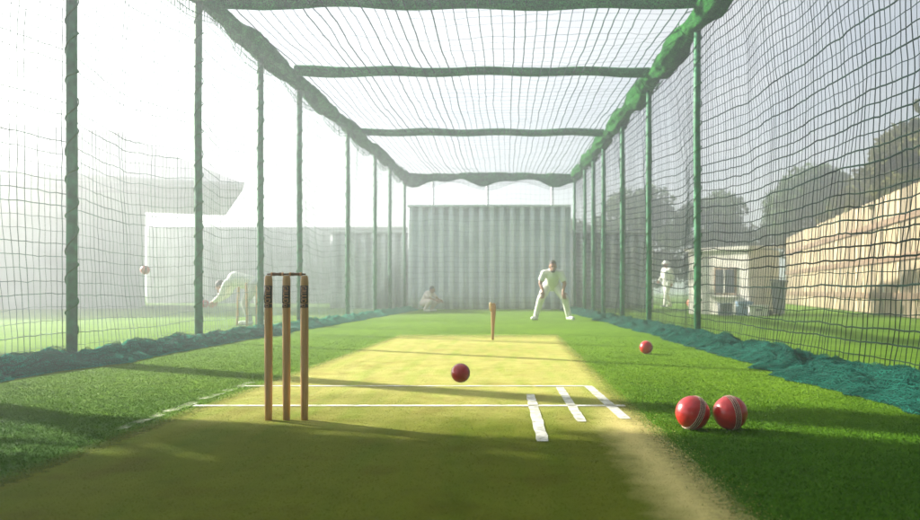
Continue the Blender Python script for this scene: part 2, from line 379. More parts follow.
# grass blades near the camera: nobody could count them
def blades(name, m, n, region, hmin, hmax, label):
    y = 1.6 + (rng.beta(1.0, 2.4, n)) * 9.5
    xl = -.72 * y - .2; xr = .60 * y + .2
    x = xl + rng.random(n) * (xr - xl)
    pl = -1.80 + .024 * y; pr = .685 + .003 * y
    edge = rng.normal(0, .055, n)
    inside = (x > pl + edge) & (x < pr + edge)
    keep = inside if region == 'pitch' else ~inside
    keep &= (x > XL(0) + .5 + .03 * y) & (x < XR(0) - .35)
    for (a, b, c, d, w, mm) in LINES[:-1]:
        ww = w * (.5 if mm == 'line' else .3)
        if abs(a - c) > abs(b - d): keep &= ~((np.abs(y - b) < ww) & (x > min(a, c)) & (x < max(a, c)) & (rng.random(n) < .72))
        else: keep &= ~((np.abs(x - (a + (c - a) * (y - b) / (d - b))) < ww) & (y > min(b, d)) & (y < max(b, d)) & (rng.random(n) < .72))
    x, y = x[keep], y[keep]; n = len(x)
    h = rng.uniform(hmin, hmax, n); w = rng.uniform(.0012, .0022, n) * (1 + y * .12)
    th = rng.uniform(0, math.pi, n); lean = rng.uniform(-1.3, 1.3, (n, 2)) * h[:, None]
    dx, dy = np.cos(th) * w, np.sin(th) * w
    z0 = np.full(n, .003)
    A = np.stack([x - dx, y - dy, z0], -1); B = np.stack([x + dx, y + dy, z0], -1)
    C = np.stack([x + lean[:, 0], y + lean[:, 1], z0 + h], -1)
    V = np.stack([A, B, C], 1).reshape(-1, 3)
    Fc = np.arange(3 * n).reshape(-1, 3)
    return tag(mesh_np(name, V, Fc, m), label, 'grass', None, 'stuff')
blades('grass', M['blade_g'], 420000, 'grass', .003, .008, 'short green grass growing beside the pitch inside the nets')
blades('pitch_grass', M['blade_p'], 340000, 'pitch', .0015, .0032, 'short dry straw coloured grass on the pitch')

# ------------------------------------------------------------------ cage frame
cage = empty('cage_frame', (0, 12, 0))
tag(cage, 'green steel frame of the practice cage carrying the nets', 'cage frame')
INV = (0, -12, 0)
def shift(o): o.location = INV; return o
YR = [2.2, 10.1, 13.1, 15.6, 18.1, 19.8, 21.6, 24.0]
YLs = [2.2, 6.66, 9.17, 11.26, 13.2, 16.6, 19.5, 21.5, 24.0]
for ys, fx in ((YR, XR), (YLs, XL)):
    for y in ys:
        x = fx(y) + random.uniform(-.01, .01)
        b = MB().tube([(x, y, -.03), (x, y, 1.4), (x + random.uniform(-.012, .012), y, 2.8), (x, y, TOP - .03)], .046, 14)
        p = shift(b.build('post', M['green_metal'], cage, smooth=True))
        b = MB(); turns = 13                                # net lashed to the post by one cord winding up it
        b.tube([(x + .052 * math.cos(t), y + .052 * math.sin(t), .25 + (TOP - .5) * (t / (6.283 * turns)) + .03 * math.sin(t * .7)) for t in np.linspace(0, 6.283 * turns, turns * 14)], .006, 5)
        b.build('lashing', M['bundle_cord'], p)
for fx in (XR, XL):
    shift(MB().tube([(fx(y), y, TOP) for y in (1.2, 8, 16, 24.1)], .05, 14).build('top_rail', M['green_metal'], cage, smooth=True))
def fuzzy_tube(name, path, rad, m, parent=None, n=18, amp=.35, seed=0, ridges=5, sq=1.0):
    """gathered netting wrapped along a path"""
    b = MB(); rings = []
    pts = [Vector(p) for p in path]
    for i, p in enumerate(pts):
        t = (pts[min(i + 1, len(pts) - 1)] - pts[max(i - 1, 0)]).normalized()
        a = t.cross(Vector((0, 0, 1))).normalized(); u = a.cross(t).normalized()
        ring = []
        s_ = i * .13
        for k in range(n):
            th = 2 * math.pi * k / n
            r = rad(i / (len(pts) - 1)) if callable(rad) else rad
            q = noise.fractal(Vector((math.cos(th) * 1.2 + seed, math.sin(th) * 1.2, p.length * 1.7)), 1, 2, 4)
            rd = math.sin(th * ridges + p.length * 2.2) * .09
            r *= 1 + amp * q + rd
            ring.append(b.bm.verts.new(p + a * math.cos(th) * r + u * math.sin(th) * r * sq))
        rings.append(ring)
    for i in range(len(rings) - 1):
        for k in range(n):
            b.bm.faces.new((rings[i][k], rings[i][(k + 1) % n], rings[i + 1][(k + 1) % n], rings[i + 1][k]))
    return b.build(name, m, parent, smooth=True)
YC = [9.6, 12.6, 17.5, 23.9]
for y in YC[:3]:
    bar = shift(MB().tube([(XL(y), y, TOP + .02), (0, y, TOP + .05), (XR(y), y, TOP + .02)], .036, 12).build('crossbar', M['green_metal'], cage, smooth=True))
    path = [(x, y, TOP + .03 - .03 * math.sin((x - XL(y)) * 1.9) ** 2) for x in np.linspace(XL(y) + .1, XR(y) - .1, 90)]
    fuzzy_tube('net_wrap', path, .075, M['bundle_lightened'], bar, n=16, amp=.5, seed=y)
bar = shift(MB().tube([(XL(24), 24, TOP + .02), (XR(24), 24, TOP + .02)], .036, 12).build('crossbar', M['green_metal'], cage, smooth=True))

# ------------------------------------------------------------------ nets
def net(name, P, nu, nv, r, m, jit=.012, parent=None, sides=3, skip=None, ru=None, rv=None):
    """P(u,v)->(nu,nv,3) node positions; cords along both directions as thin tubes"""
    G = P.copy(); G += rng.normal(0, jit, G.shape) * np.array([.6, 1, 1])
    V = []; Fs = []; off = 0
    for axis, rr in ((0, ru or r), (1, rv or r)):
        A = G if axis == 0 else G.transpose(1, 0, 2)
        n, mm = A.shape[:2]                               # n points along the cord, mm cords
        T = np.gradient(A, axis=0); T /= np.linalg.norm(T, axis=-1, keepdims=True) + 1e-9
        other = np.gradient(A, axis=1); other /= np.linalg.norm(other, axis=-1, keepdims=True) + 1e-9
        Nn = np.cross(T, other); Nn /= np.linalg.norm(Nn, axis=-1, keepdims=True) + 1e-9
        B = np.cross(Nn, T)
        thick = rr * (1 + .35 * rng.standard_normal((1, mm, 1)).clip(-1, 1))
        rings = [A + (Nn * math.cos(2 * math.pi * k / sides) + B * math.sin(2 * math.pi * k / sides)) * thick for k in range(sides)]
        R_ = np.stack(rings, 2)                           # n, mm, sides, 3
        V.append(R_.reshape(-1, 3))
        idx = np.arange(n * mm * sides).reshape(n, mm, sides) + off
        for k in range(sides):
            k2 = (k + 1) % sides
            Fs.append(np.stack([idx[:-1, :, k], idx[:-1, :, k2], idx[1:, :, k2], idx[1:, :, k]], -1).reshape(-1, 4))
        off += n * mm * sides
    return mesh_np(name, np.concatenate(V), np.concatenate(Fs), m, parent)
def noise_field(shape, su, sv, seed, amp):
    out = np.zeros(shape)
    for i in range(shape[0]):
        for j in range(shape[1]):
            out[i, j] = noise.fractal(Vector((i * su, j * sv, seed)), 1, 2, 3)
    return out * amp
def wall_net(name, fx, posts, sgn, seed, r, m):
    cell, cell_v = .072, .112
    nu = int((Y1 - Y0) / cell) + 1; nv = int((TOP - .06) / cell_v) + 1
    u = np.linspace(Y0, Y1, nu); v = np.linspace(.03, TOP - .03, nv)
    U, Vv = np.meshgrid(u, v, indexing='ij')
    dist = np.min(np.abs(U[..., None] - np.array(posts)), -1)
    sag = np.minimum(dist, 1.4) / 1.4
    prof = np.sin(np.pi * Vv / TOP)
    X = fx(U) + sgn * (.055 + sag * .16 * prof * 1.0)
    X += noise_field(U.shape, .09, .10, seed, .04) * (.25 + sag * .75)
    Z = Vv - sag * .16 * (.35 + .65 * Vv / TOP) * np.sin(np.pi * (Vv / TOP) ** .8)
    Z += noise_field(U.shape, .06, .07, seed + 9, .04) * np.clip(Vv / .5, 0, 1) * np.clip((TOP - Vv) / .5, 0, 1)
    Yy = U + noise_field(U.shape, .09, .03, seed + 4, .018)
    return net(name, np.stack([X, Yy, Z], -1), nu, nv, r, m, jit=.003, ru=r * (1.25 if sgn > 0 else 1.0), rv=r * (.68 if sgn > 0 else .95))
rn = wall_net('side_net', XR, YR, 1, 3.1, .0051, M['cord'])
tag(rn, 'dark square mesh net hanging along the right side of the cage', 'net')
ln = wall_net('side_net', XL, YLs, -1, 17.3, .0032, M['cord_hazed'])
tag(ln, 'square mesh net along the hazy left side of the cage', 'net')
# roof net
nu, nv = 42, 100
U, Vv = np.meshgrid(np.linspace(0, 1, nu), np.linspace(Y0, Y1, nv), indexing='ij')
X = XL(Vv) + .05 + U * (XR(Vv) - XL(Vv) - .1)
dist = np.min(np.abs(Vv[..., None] - np.array([3.0, 6.4] + YC)), -1)
Z = TOP + .03 - np.minimum(dist, 2) / 2 * .12 * np.sin(np.pi * U) - .05 * np.sin(np.pi * U) + noise_field(U.shape, .1, .12, 5.5, .05)
tag(net('roof_net', np.stack([X + noise_field(U.shape, .2, .05, 2.2, .06), Vv, Z], -1), nu, nv, .0055, M['cord_roof'], jit=.006, ru=.0024, rv=.0080),
    'mesh net stretched overhead across the roof of the cage', 'net')
# end net
nu, nv = 36, 26
U, Vv = np.meshgrid(np.linspace(XL(24) + .05, XR(24) - .05, nu), np.linspace(.04, TOP - .1, nv), indexing='ij')
P = np.stack([U, 24.02 + noise_field(U.shape, .2, .2, 8.8, .15), Vv + noise_field(U.shape, .15, .15, 1.8, .06)], -1)
tag(net('end_net', P, nu, nv, .0018, M['cord'], jit=.006), 'thin mesh net closing the far end of the cage', 'net')

# gathered net along the top rails
def swag(y, posts):
    d = min(abs(y - p) for p in posts)
    return min(d, 1.2) / 1.2
ysr = np.linspace(1.6, 23.9, 330)
gb = fuzzy_tube('gathered_net', [(XR(y) - .03, y, TOP - .05 - .05 * swag(y, YR) ** .7 + .03 * math.sin(y * 3.1)) for y in ysr],
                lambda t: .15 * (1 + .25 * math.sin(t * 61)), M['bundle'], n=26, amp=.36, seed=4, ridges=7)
tag(gb, 'thick roll of bright green net bunched on the right top rail', 'rolled net')
for k in range(75):                                       # loose cords looping over the roll
    y = random.uniform(2, 23); r = random.uniform(.12, .2); ph = random.uniform(0, 6); tw = random.uniform(-.35, .35)
    MB().tube([(XR(y) - .03 + r * math.cos(t + ph), y + tw * (t / 4 - .5) + .05 * math.sin(3 * t + ph), TOP - .06 - .04 * swag(y, YR) + r * math.sin(t + ph)) for t in np.linspace(0, 4.4, 12)], .006, 5).build('loose_cord', M['bundle_cord'], gb)
gl = fuzzy_tube('gathered_net', [(XL(y) + .03, y, TOP - .04 - .05 * swag(y, YLs)) for y in ysr],
                lambda t: .135 * (1 + .2 * math.sin(t * 47)), M['bundle_lightened'], n=22, amp=.45, seed=11, ridges=4)
tag(gl, 'roll of green net bunched along the left top rail in the haze', 'rolled net')
# loose net hanging under the left rail in shallow loops
def drape(name, pts_top, depth, m, seed, cell=.055):
    n = len(pts_top); nr = 5
    P = np.zeros((n, nr, 3))
    for i, (x, y, z) in enumerate(pts_top):
        dd = depth(i / (n - 1))
        for j in range(nr):
            P[i, j] = (x + .03 * fbm(i * .2, j * .3, seed), y + .03 * fbm(i * .25, j * .3, seed + 3), z - dd * j / (nr - 1))
    return P
P = drape('x', [(XL(y) + .07, y, TOP - .13) for y in np.linspace(5, 23.9, 260)], lambda t: .14 + .20 * abs(math.sin(t * 26)) , M['cord'], 3)
net('loose_net', P, 0, 0, .004, M['bundle_cord'], jit=.004, parent=gl)
# valance at the far end: solid folded netting with a wavy lower edge
nx = 140; V = []; Fc = []
xs = np.linspace(XL(24) - .05, XR(24) + .05, nx)
nr = 8
for i, x in enumerate(xs):
    t = i / (nx - 1)
    dep = .30 + .10 * math.sin(t * 15 + .6) + .05 * math.sin(t * 31) + .1 * (1 - abs(2 * t - 1)) * .0
    for j in range(nr):
        f = j / (nr - 1)
        V.append((x, 23.86 + .05 * math.sin(x * 7 + f * 2) + .05 * fbm(x * 3, f), TOP + .06 - .02 * math.sin(t * 9) - dep * f))
for i in range(nx - 1):
    for j in range(nr - 1):
        a = i * nr + j; Fc.append((a, a + nr, a + nr + 1, a + 1))
va = mesh_np('valance', V, Fc, M['bundle_lightened'], smooth=True)
md = va.modifiers.new('thick', 'SOLIDIFY'); md.thickness = .03
tag(va, 'wavy green net valance hanging from the far crossbar', 'valance')
P = drape('x', [(x, 23.8, TOP - .16) for x in np.linspace(XL(24) + .1, XR(24) - .1, 100)], lambda t: .2 + .12 * math.sin(t * 15 + .6), M['cord'], 5)
net('loose_net', P, 0, 0, .004, M['skirt_cord'], jit=.004, parent=va)

# bunched net skirts lying along the foot of each side
def skirt(fx, side, seed, label, w_in, hgt, m):
    ys = np.linspace(1.4, 23.9, 620); nc = 18; V = []
    def pt(y, f, lift=0.0):
        wv = w_in(y) * (1 + .22 * fbm(y * .8, seed) + .12 * fbm(y * 3, seed + 2))
        x = fx(y) - side * (wv * f - .10)
        prof = math.sin(math.pi * min(1, f * 1.02)) ** .8 * (1 - .45 * f)
        h = hgt(y) * prof * (1 + .35 * fbm(y * 1.1, f * 2, seed + 5)) + .045 * fbm(y * 2.2 + f * 3, f * 6, seed + 7) * prof * 2
        h += (.035 * abs(fbm(y * 5, f * 9, seed + 11))) * prof
        return (x, y, max(.012, h + .014) + lift)
    for y in ys:
        for j in range(nc): V.append(pt(y, j / (nc - 1)))
    V = np.array(V); V[0::nc, 2] = .0; V[nc - 1::nc, 2] = .004
    i = np.arange(len(ys) * nc).reshape(len(ys), nc)
    Fc = np.stack([i[:-1, :-1], i[:-1, 1:], i[1:, 1:], i[1:, :-1]], -1).reshape(-1, 4)
    sk = mesh_np('net_skirt', V, Fc, m, smooth=True)
    tag(sk, label, 'net skirt')
    ys2 = np.linspace(2.0, 11.0, 520); nc2 = 42
    P = np.array([[pt(y, .02 + .96 * j / (nc2 - 1), .006) for j in range(nc2)] for y in ys2])
    P[..., 1] += .10 * np.sin(np.linspace(0, 5, nc2))[None, :] + noise_field(P.shape[:2], .1, .2, seed, .06)
    net('loose_net', P, 0, 0, .0017, M['skirt_cord'], jit=.003, parent=sk)
    return sk
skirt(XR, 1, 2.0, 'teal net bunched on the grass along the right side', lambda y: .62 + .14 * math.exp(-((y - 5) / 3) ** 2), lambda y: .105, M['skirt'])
skirt(XL, -1, 31.0, 'dark teal net bunched on the grass along the left side', lambda y: .58, lambda y: .105, M['skirt_lightened'])

# ------------------------------------------------------------------ stumps and bails
FONT = None
def glyph_mesh(txt, size):
    c = bpy.data.curves.new('t', 'FONT'); c.body = txt; c.size = size; c.align_x = 'CENTER'; c.align_y = 'CENTER'; c.resolution_u = 3
    c.offset = size * .012
    t = bpy.data.objects.new('t', c); COL.objects.link(t)
    dg = bpy.context.evaluated_depsgraph_get()
    me = bpy.data.meshes.new_from_object(t.evaluated_get(dg)); bpy.data.objects.remove(t)
    return me
def make_stump(loc, r, h, wood, label, group, printed=True, tilt=(0, 0)):
    root = empty('stump', loc); root.rotation_euler = (tilt[0], tilt[1], 0)
    tag(root, label, 'stump', group)
    prof = [(r * .86, -.02), (r * .97, .12), (r, .3), (r, h - .055), (r * 1.0, h - .028), (r * .92, h - .012), (r * .72, h - .002)]
    MB().lathe(prof, n=28).build('shaft', wood, root, smooth=True)
    if printed:
        b = MB()
        def sleeve(z0, z1, rr):
            b.lathe([(rr, z0), (rr + .0008, z0 + .001), (rr + .0008, z1 - .001), (rr, z1)], n=28)
        zt = h - .052
        for z0, z1 in ((zt - .085, zt), (zt - .107, zt - .089)):
            n = 22
            vs0, vs1 = [], []
            for k in range(n):
                th = R(-90) + R(116) * (k / (n - 1) - .5) * 1.25
                for zz, arr in ((z0, vs0), (z1, vs1)):
                    arr.append(b.bm.verts.new(((r + .0012) * math.cos(th), (r + .0012) * math.sin(th), zz)))
            for k in range(n - 1): b.bm.faces.new((vs0[k], vs0[k + 1], vs1[k + 1], vs1[k]))
        band = b.build('band', M['band'], root, smooth=True)
        md = band.modifiers.new('thick', 'SOLIDIFY'); md.thickness = .0008; md.offset = 0
        for txt, zc, sz in (('GRUUD', zt - .0425, .0285), ('D', zt - .098, .020)):
            me = glyph_mesh(txt, sz)
            bm = bmesh.new(); bm.from_mesh(me)
            bmesh.ops.subdivide_edges(bm, edges=[e for e in bm.edges if e.calc_length() > .006], cuts=2)
            rot = (txt != 'D')
            xs_ = [v.co.x for v in bm.verts]; wid = max(xs_) - min(xs_)
            for v in bm.verts:
                tx, ty = v.co.x, v.co.y
                if rot: tx *= .079 / wid
                along, across = (tx, ty) if rot else (ty, tx)
                th = R(-90) + (across / r) * 1.15 * (1 if rot else 1)
                v.co = Vector(((r + .0022) * math.cos(th), (r + .0022) * math.sin(th), zc + (-along if rot else along)))
            me2 = bpy.data.meshes.new('lettering'); bm.to_mesh(me2); bm.free(); me2.materials.append(M['print'])
            o = link(bpy.data.objects.new('lettering', me2), band)
    return root
YS = 3.66; PX = F / YS
sx = [(268.5 - HX) / PX, (286.5 - HX) / PX, (304.5 - HX) / PX]
names = ['leftmost of the three near wooden stumps, bail on its top', 'middle of the three near wooden stumps, under both bails', 'rightmost of the three near wooden stumps, nearest the middle']
for x, nm in zip(sx, names):
    make_stump((x, YS, 0), .0192, .712, M['stump'], nm, 'near wicket stumps')
def make_bail(x0, x1, label):
    L_ = x1 - x0; root = empty('bail', ((x0 + x1) / 2, YS, .716)); tag(root, label, 'bail', 'bails on the near stumps')
    h = L_ / 2
    prof = [(-h - .006, .004), (-h + .010, .0045), (-h + .016, .0075), (-h + .028, .0088), (-.012, .0088), (-.006, .0072), (.006, .0072), (.012, .0088), (h - .028, .0088), (h - .016, .0075), (h - .010, .0045), (h + .006, .004)]
    MB().tube([(x, 0, 0) for x, _ in prof], [r for _, r in prof], 16).build('barrel', M['bail'], root, smooth=True)
    for xx in (-.026, .026):
        MB().tube([(xx - .004, 0, 0), (xx + .004, 0, 0)], .0094, 16).build('ring', M['print'], root, smooth=True)
    return root
make_bail(sx[0], sx[1] - .002, 'small dark bail lying across the left and middle stumps')
make_bail(sx[1] + .002, sx[2], 'small dark bail lying across the middle and right stumps')

# far single tapered stump
fs = empty('stump', (-.195, 9.55, 0)); tag(fs, 'lone short tapered wooden stump at the far end of the pitch', 'stump')
b = MB()
lv = [(0, .017, .016), (.06, .020, .018), (.2, .027, .024), (.32, .034, .030), (.40, .037, .032), (.445, .034, .030), (.466, .024, .022), (.474, .010, .010)]
def slab(b, lv, cx, sxw):
    rings = []
    for z, wx, wy in lv:
        rings.append([b.bm.verts.new((cx(z) + sxw * wx * math.copysign(abs(math.cos(t)) ** .6, math.cos(t)), wy * math.copysign(abs(math.sin(t)) ** .8, math.sin(t)), z)) for t in np.linspace(0, 2 * math.pi, 20, endpoint=False)])
    for i in range(len(rings) - 1):
        for k in range(20): b.bm.faces.new((rings[i][k], rings[i][(k + 1) % 20], rings[i + 1][(k + 1) % 20], rings[i + 1][k]))
    b.bm.faces.new(rings[0][::-1]); b.bm.faces.new(rings[-1])
slab(b, lv, lambda z: .012 * z / .47, .85); b.build('shaft', M['bat_dark'], fs, smooth=True)
b = MB(); slab(b, [(z * .42 + .285, w * .8, d * .7) for z, w, d in lv[2:]], lambda z: -.026, .55); b.build('pale_strip', M['bat_pale'], fs, smooth=True)

# ------------------------------------------------------------------ balls
def make_ball(loc, r, label, leather, theta, roll, detail=True, group=None, spin=0):
    root = empty('cricket_ball', loc)
    root.rotation_euler = (Matrix.Rotation(R(roll), 3, 'Y') @ Matrix.Rotation(R(theta), 3, 'Z')).to_euler()
    tag(root, label, 'ball', group)
    MB().ball((0, 0, 0), r, rot=Euler((0, R(90), 0)), seg=56).build('leather', leather, root, smooth=True)
    if not detail: return root
    # seam runs round the x axis
    b = MB(); prof = []
    hw = .20 * r; nseg = 120; npf = 9
    rings = []
    for k in range(nseg):
        th = 2 * math.pi * k / nseg; ring = []
        for j in range(npf):
            x = hw * (2 * j / (npf - 1) - 1)
            base = math.sqrt(r * r - x * x)
            hh = base + r * (.016 * (1 - (abs(x) / hw) ** 4) - .004)
            if j == 4: hh -= r * .012
            ring.append(b.bm.verts.new((x, hh * math.cos(th), hh * math.sin(th))))
        rings.append(ring)
    for k in range(nseg):
        for j in range(npf - 1):
            b.bm.faces.new((rings[k][j], rings[k][j + 1], rings[(k + 1) % nseg][j + 1], rings[(k + 1) % nseg][j]))
    sm = b.build('seam', M['seam'], root, smooth=True)
    b = MB()
    for row in (-.165, -.06, .06, .165):
        x = row * r; n = 70
        for k in range(n):
            th = 2 * math.pi * (k + (.5 if abs(row) < .12 else 0)) / n
            base = math.sqrt(r * r - x * x) + r * .017
            d = .038 if row > 0 else -.038
            p0 = (x - r * .010, base * math.cos(th - d), base * math.sin(th - d)); p1 = (x + r * .010, base * math.cos(th + d), base * math.sin(th + d))
            b.tube([p0, p1], r * .0125, 5)
    b.build('stitching', M['thread'], sm)
    return root
make_ball((.844, 3.43, .0775), .0775, 'shiny red ball with diagonal dark stitched seam, left of the close pair', M['leather'], 14, 24, group='pair of balls on the grass')
make_ball((1.016, 3.43, .0775), .0775, 'shiny red ball with broad pale stitched seam, right of the close pair', M['leather'], 12, -7, group='pair of balls on the grass')
make_ball((1.38, 7.49, .066), .066, 'red ball lying alone on green grass near the right net', M['leather'], 60, 10)
ya = 3.4; pa = F / ya
make_ball(((460.5 - HX) / pa, ya, EYE - (373 - HY) / pa), 9.4 / pa, 'red ball in the air above the white lines of the pitch', M['leather'], 75, 20)
make_ball(((145 - HX) / 62.5, 12.0, EYE + 20 / 62.5), .072, 'pale pink ball in the air beyond the left net', M['pink_ball'], 30, 10)
make_ball(((207 - HX) / 56, 13.3, EYE - 13.5 / 56), .068, 'small red ball in the air before the bending person', M['leather_dull'], 30, 10)
make_ball(((687 - HX) / 26.8, 27.4, .16), .16, 'orange ball on far grass beside the person in a hat', M['orange_ball'], 30, 10)

# stumps beyond the left net
pf = 56.0
for (px, hh, tl, nm) in ((238, .70, .035, 'short leaning stump beside the bending person, beyond left net'), (248, .77, -.02, 'tallest stump beside the bending person, beyond left net'), (257, .74, .03, 'stump nearest the green post, in front of bending person')):
    make_stump(((px - HX) / pf, 13.35, 0), .021, hh, M['stump'], nm, 'stumps beyond the left net', printed=False, tilt=(0, tl))

# ------------------------------------------------------------------ people
def hand(b, wrist, dirv, palmn, side, curl=.5, L_=.18):
    """palm, four unequal bent fingers and a thumb that leaves the side of the palm"""
    d = Vector(dirv).normalized(); n = Vector(palmn).normalized(); n = (n - d * n.dot(d)).normalized(); s = d.cross(n) * side
    w = Vector(wrist)
    for k in range(4):
        base = w + d * .035 + s * (.026 - .0175 * k)
        tip = w + d * .090 + s * (.031 - .0205 * k)
        b.cone(base, tip, .014, .0115, 8)
        ln = (.072, .080, .074, .058)[k]
        p = tip; dd = d.copy(); seg = (.45, .32, .23); rr = (.0095, .0088, .008, .007)
        for q in range(3):
            ang = curl * (.5 + .35 * q)
            dd = (dd * math.cos(ang) + n * math.sin(ang)).normalized()
            p2 = p + dd * ln * seg[q] + s * (.003 * (1.5 - k)) * .4
            b.cone(p, p2, rr[q], rr[q + 1], 8); p = p2
    p = w + d * .03 + s * .026
    p1 = p + (d * .55 + s * .75 + n * .25).normalized() * .045; p2 = p1 + (d * .85 + s * .25 + n * .35).normalized() * .034
    b.cone(p, p1, .013, .0105, 8); b.cone(p1, p2, .0105, .008, 8)
    b.cone(w - d * .01, w + d * .05, .024, .027, 10)
def person(name, loc, rz, J, label, shirt, trousers, hat=None, scale=1.0, beard=False, group=None, long_sleeve=False, curl=.5):
    root = empty(name, loc, rz); root.scale = (scale,) * 3; tag(root, label, 'person', group)
    V = {k: Vector(v) for k, v in J.items()}
    b = MB()
    hp = V['head']; hr = Euler(J.get('head_rot', (0, 0, 0)))
    V['head_rot'] = None
    HM = Matrix.Translation(hp) @ hr.to_matrix().to_4x4()
    def H(x, y, z): return HM @ Vector((x, y, z))
    # head (faces -y locally): skull, jaw, brow, nose, ears
    b.ball(H(0, .012, .03), .1, (.76, .95, .98), hr); b.ball(H(0, -.022, -.045), .07, (.82, .95, 1.0), hr)
    b.ball(H(0, -.058, -.085), .03, (1, .9, .8), hr)
    b.cone(H(0, -.092, .03), H(0, -.114, -.018), .009, .015, 10); b.ball(H(-.013, -.101, -.022), .010); b.ball(H(.013, -.101, -.022), .010)
    b.cone(H(-.035, -.082, .042), H(.035, -.082, .042), .013, .013, 8)
    b.cone(H(-.018, -.091, -.055), H(.018, -.091, -.055), .0085, .0085, 8)
    for s in (-1, 1): b.ball(H(s * .078, .008, .0), .03, (.3, .65, 1), hr)
    b.cone(H(0, .02, -.05), V['neck'], .052, .058)
    b.cone(V['neck'], V['chest'], .07, .13); b.cone(V['chest'], V['pelvis'], .135, .13)
    for s, S_ in ((1, 'R'), (-1, 'L')):
        sh, el, wr = V['sh' + S_], V['el' + S_], V['wr' + S_]
        b.cone(V['chest'] * .6 + V['neck'] * .4, sh, .08, .055); b.cone(sh, el, .052, .040); b.cone(el, wr, .041, .026)
        hd = Vector(J['hand' + S_]); hand(b, wr, hd, J.get('palm' + S_, (0, -1, 0)), s if not J.get('flip') else -s, curl)
        hi, kn, an, toe = V['hi' + S_], V['kn' + S_], V['an' + S_], V['toe' + S_]
        b.cone(V['pelvis'], hi, .11, .095); b.cone(hi, kn, .088, .056); b.cone(kn, an, .056, .036)
        b.cone(an + Vector((0, .01, -.03)), toe, .036, .03)
    b.build('body', M['skin'], root, remesh=.0065, it=3)
    # hair cap
    if not hat:
        b = MB(); b.ball(H(0, .024, .05), .1, (.80, .96, .93), hr); b.ball(H(0, .045, .0), .085, (.9, .78, 1), hr)
        hm = b.build('hair', M['hair'], root, remesh=.008, it=2)
    if beard:
        b = MB(); b.ball(H(0, -.038, -.078), .062, (.86, .92, .62), hr)
        for s in (-1, 1): b.cone(H(s * .056, -.02, -.05), H(s * .070, .0, .01), .014, .010, 8)
        b.build('beard', M['hair'], root, remesh=.008, it=2)
    for s in (-1, 1):
        MB().ball(H(s * .031, -.090, .018), .0105, (1.2, .7, .75), hr, seg=12).build('eye', M['eye'], root, smooth=True)
    # shirt with collar and sleeves
    b = MB()
    b.cone(V['neck'] - (V['neck'] - V['chest']) * .12, V['chest'], .078, .155); b.cone(V['chest'], V['pelvis'] + (V['chest'] - V['pelvis']) * .12, .155, .15)
    for s, S_ in ((1, 'R'), (-1, 'L')):
        sh, el, wr = V['sh' + S_], V['el' + S_], V['wr' + S_]
        b.cone(V['chest'] * .6 + V['neck'] * .4, sh, .095, .074)
        b.tube([sh, sh.lerp(el, .5), sh.lerp(el, .80)], [.074, .071, .070], 14); b.ball(sh, .074)
        if long_sleeve: b.cone(sh.lerp(el, .7), el, .066, .054); b.cone(el, el.lerp(wr, .92), .054, .038)
    b.build('shirt', shirt, root, remesh=.012, it=4)
    b = MB()
    for s, S_ in ((1, 'R'), (-1, 'L')):
        hi, kn, an = V['hi' + S_], V['kn' + S_], V['an' + S_]
        b.cone(V['pelvis'], hi, .142, .118); b.cone(hi, kn, .112, .080); b.cone(kn, kn.lerp(an, .95), .080, .062)
    b.cone(V['pelvis'] + (V['chest'] - V['pelvis']) * .14, V['pelvis'], .14, .145)
    b.build('trousers', trousers, root, remesh=.012, it=4)
    for S_ in 'RL':
        an, toe = V['an' + S_], V['toe' + S_]
        b = MB(); b.cone(an + Vector((0, 0, -.02)), Vector((an.x, an.y, .05)), .05, .045)
        hl = Vector((an.x, an.y, .042)) - (Vector((toe.x, toe.y, 0)) - Vector((an.x, an.y, 0))).normalized() * .03
        b.cone(hl, Vector((toe.x, toe.y, .04)), .044, .042); b.ball(Vector((toe.x, toe.y, .035)), .05, (.95, 1.1, .7))
        sh_ = b.build('shoe', M['shoe'], root, remesh=.01, it=3)
    if hat:
        b = MB(); nr_ = []
        prof = [(.175, -.012), (.170, .0), (.105, .022), (.098, .06), (.085, .10), (.03, .115)]
        ring = []
        for r_, z in prof: ring.append([b.bm.verts.new(H(r_ * .92 * math.cos(t), .01 + r_ * math.sin(t), .05 + z)) for t in np.linspace(0, 2 * math.pi, 26, endpoint=False)])
        for i in range(len(ring) - 1):
            for k in range(26): b.bm.faces.new((ring[i][k], ring[i][(k + 1) % 26], ring[i + 1][(k + 1) % 26], ring[i + 1][k]))
        b.bm.faces.new(ring[-1]); b.bm.faces.new(ring[0][::-1])
        b.build('sun_hat', hat, root, smooth=True)
    return root
J = dict(pelvis=(0, .20, .755), chest=(0, -.02, .965), neck=(0, -.115, 1.065), head=(0, -.19, 1.125), head_rot=(R(12), 0, 0),
         shR=(.178, -.075, .995), shL=(-.178, -.075, .995), elR=(.255, -.10, .775), elL=(-.26, -.09, .785), wrR=(.215, -.205, .595), wrL=(-.205, -.20, .61),
         handR=(.12, -.22, -.6), handL=(-.10, -.22, -.6), palmR=(.1, .8, -.2), palmL=(-.1, .8, -.2),
         hiR=(.095, .19, .73), hiL=(-.095, .19, .73), knR=(.265, -.08, .455), knL=(-.245, -.08, .46), anR=(.355, .06, .085), anL=(-.345, .06, .085), toeR=(.43, -.09, .03), toeL=(-.42, -.09, .03))
person('person', (.945, 16.0, 0), 0, J, 'man in white cricket whites crouching with hands on his knees, facing us', M['white_cloth'], M['white_cloth'], beard=True, curl=.35)
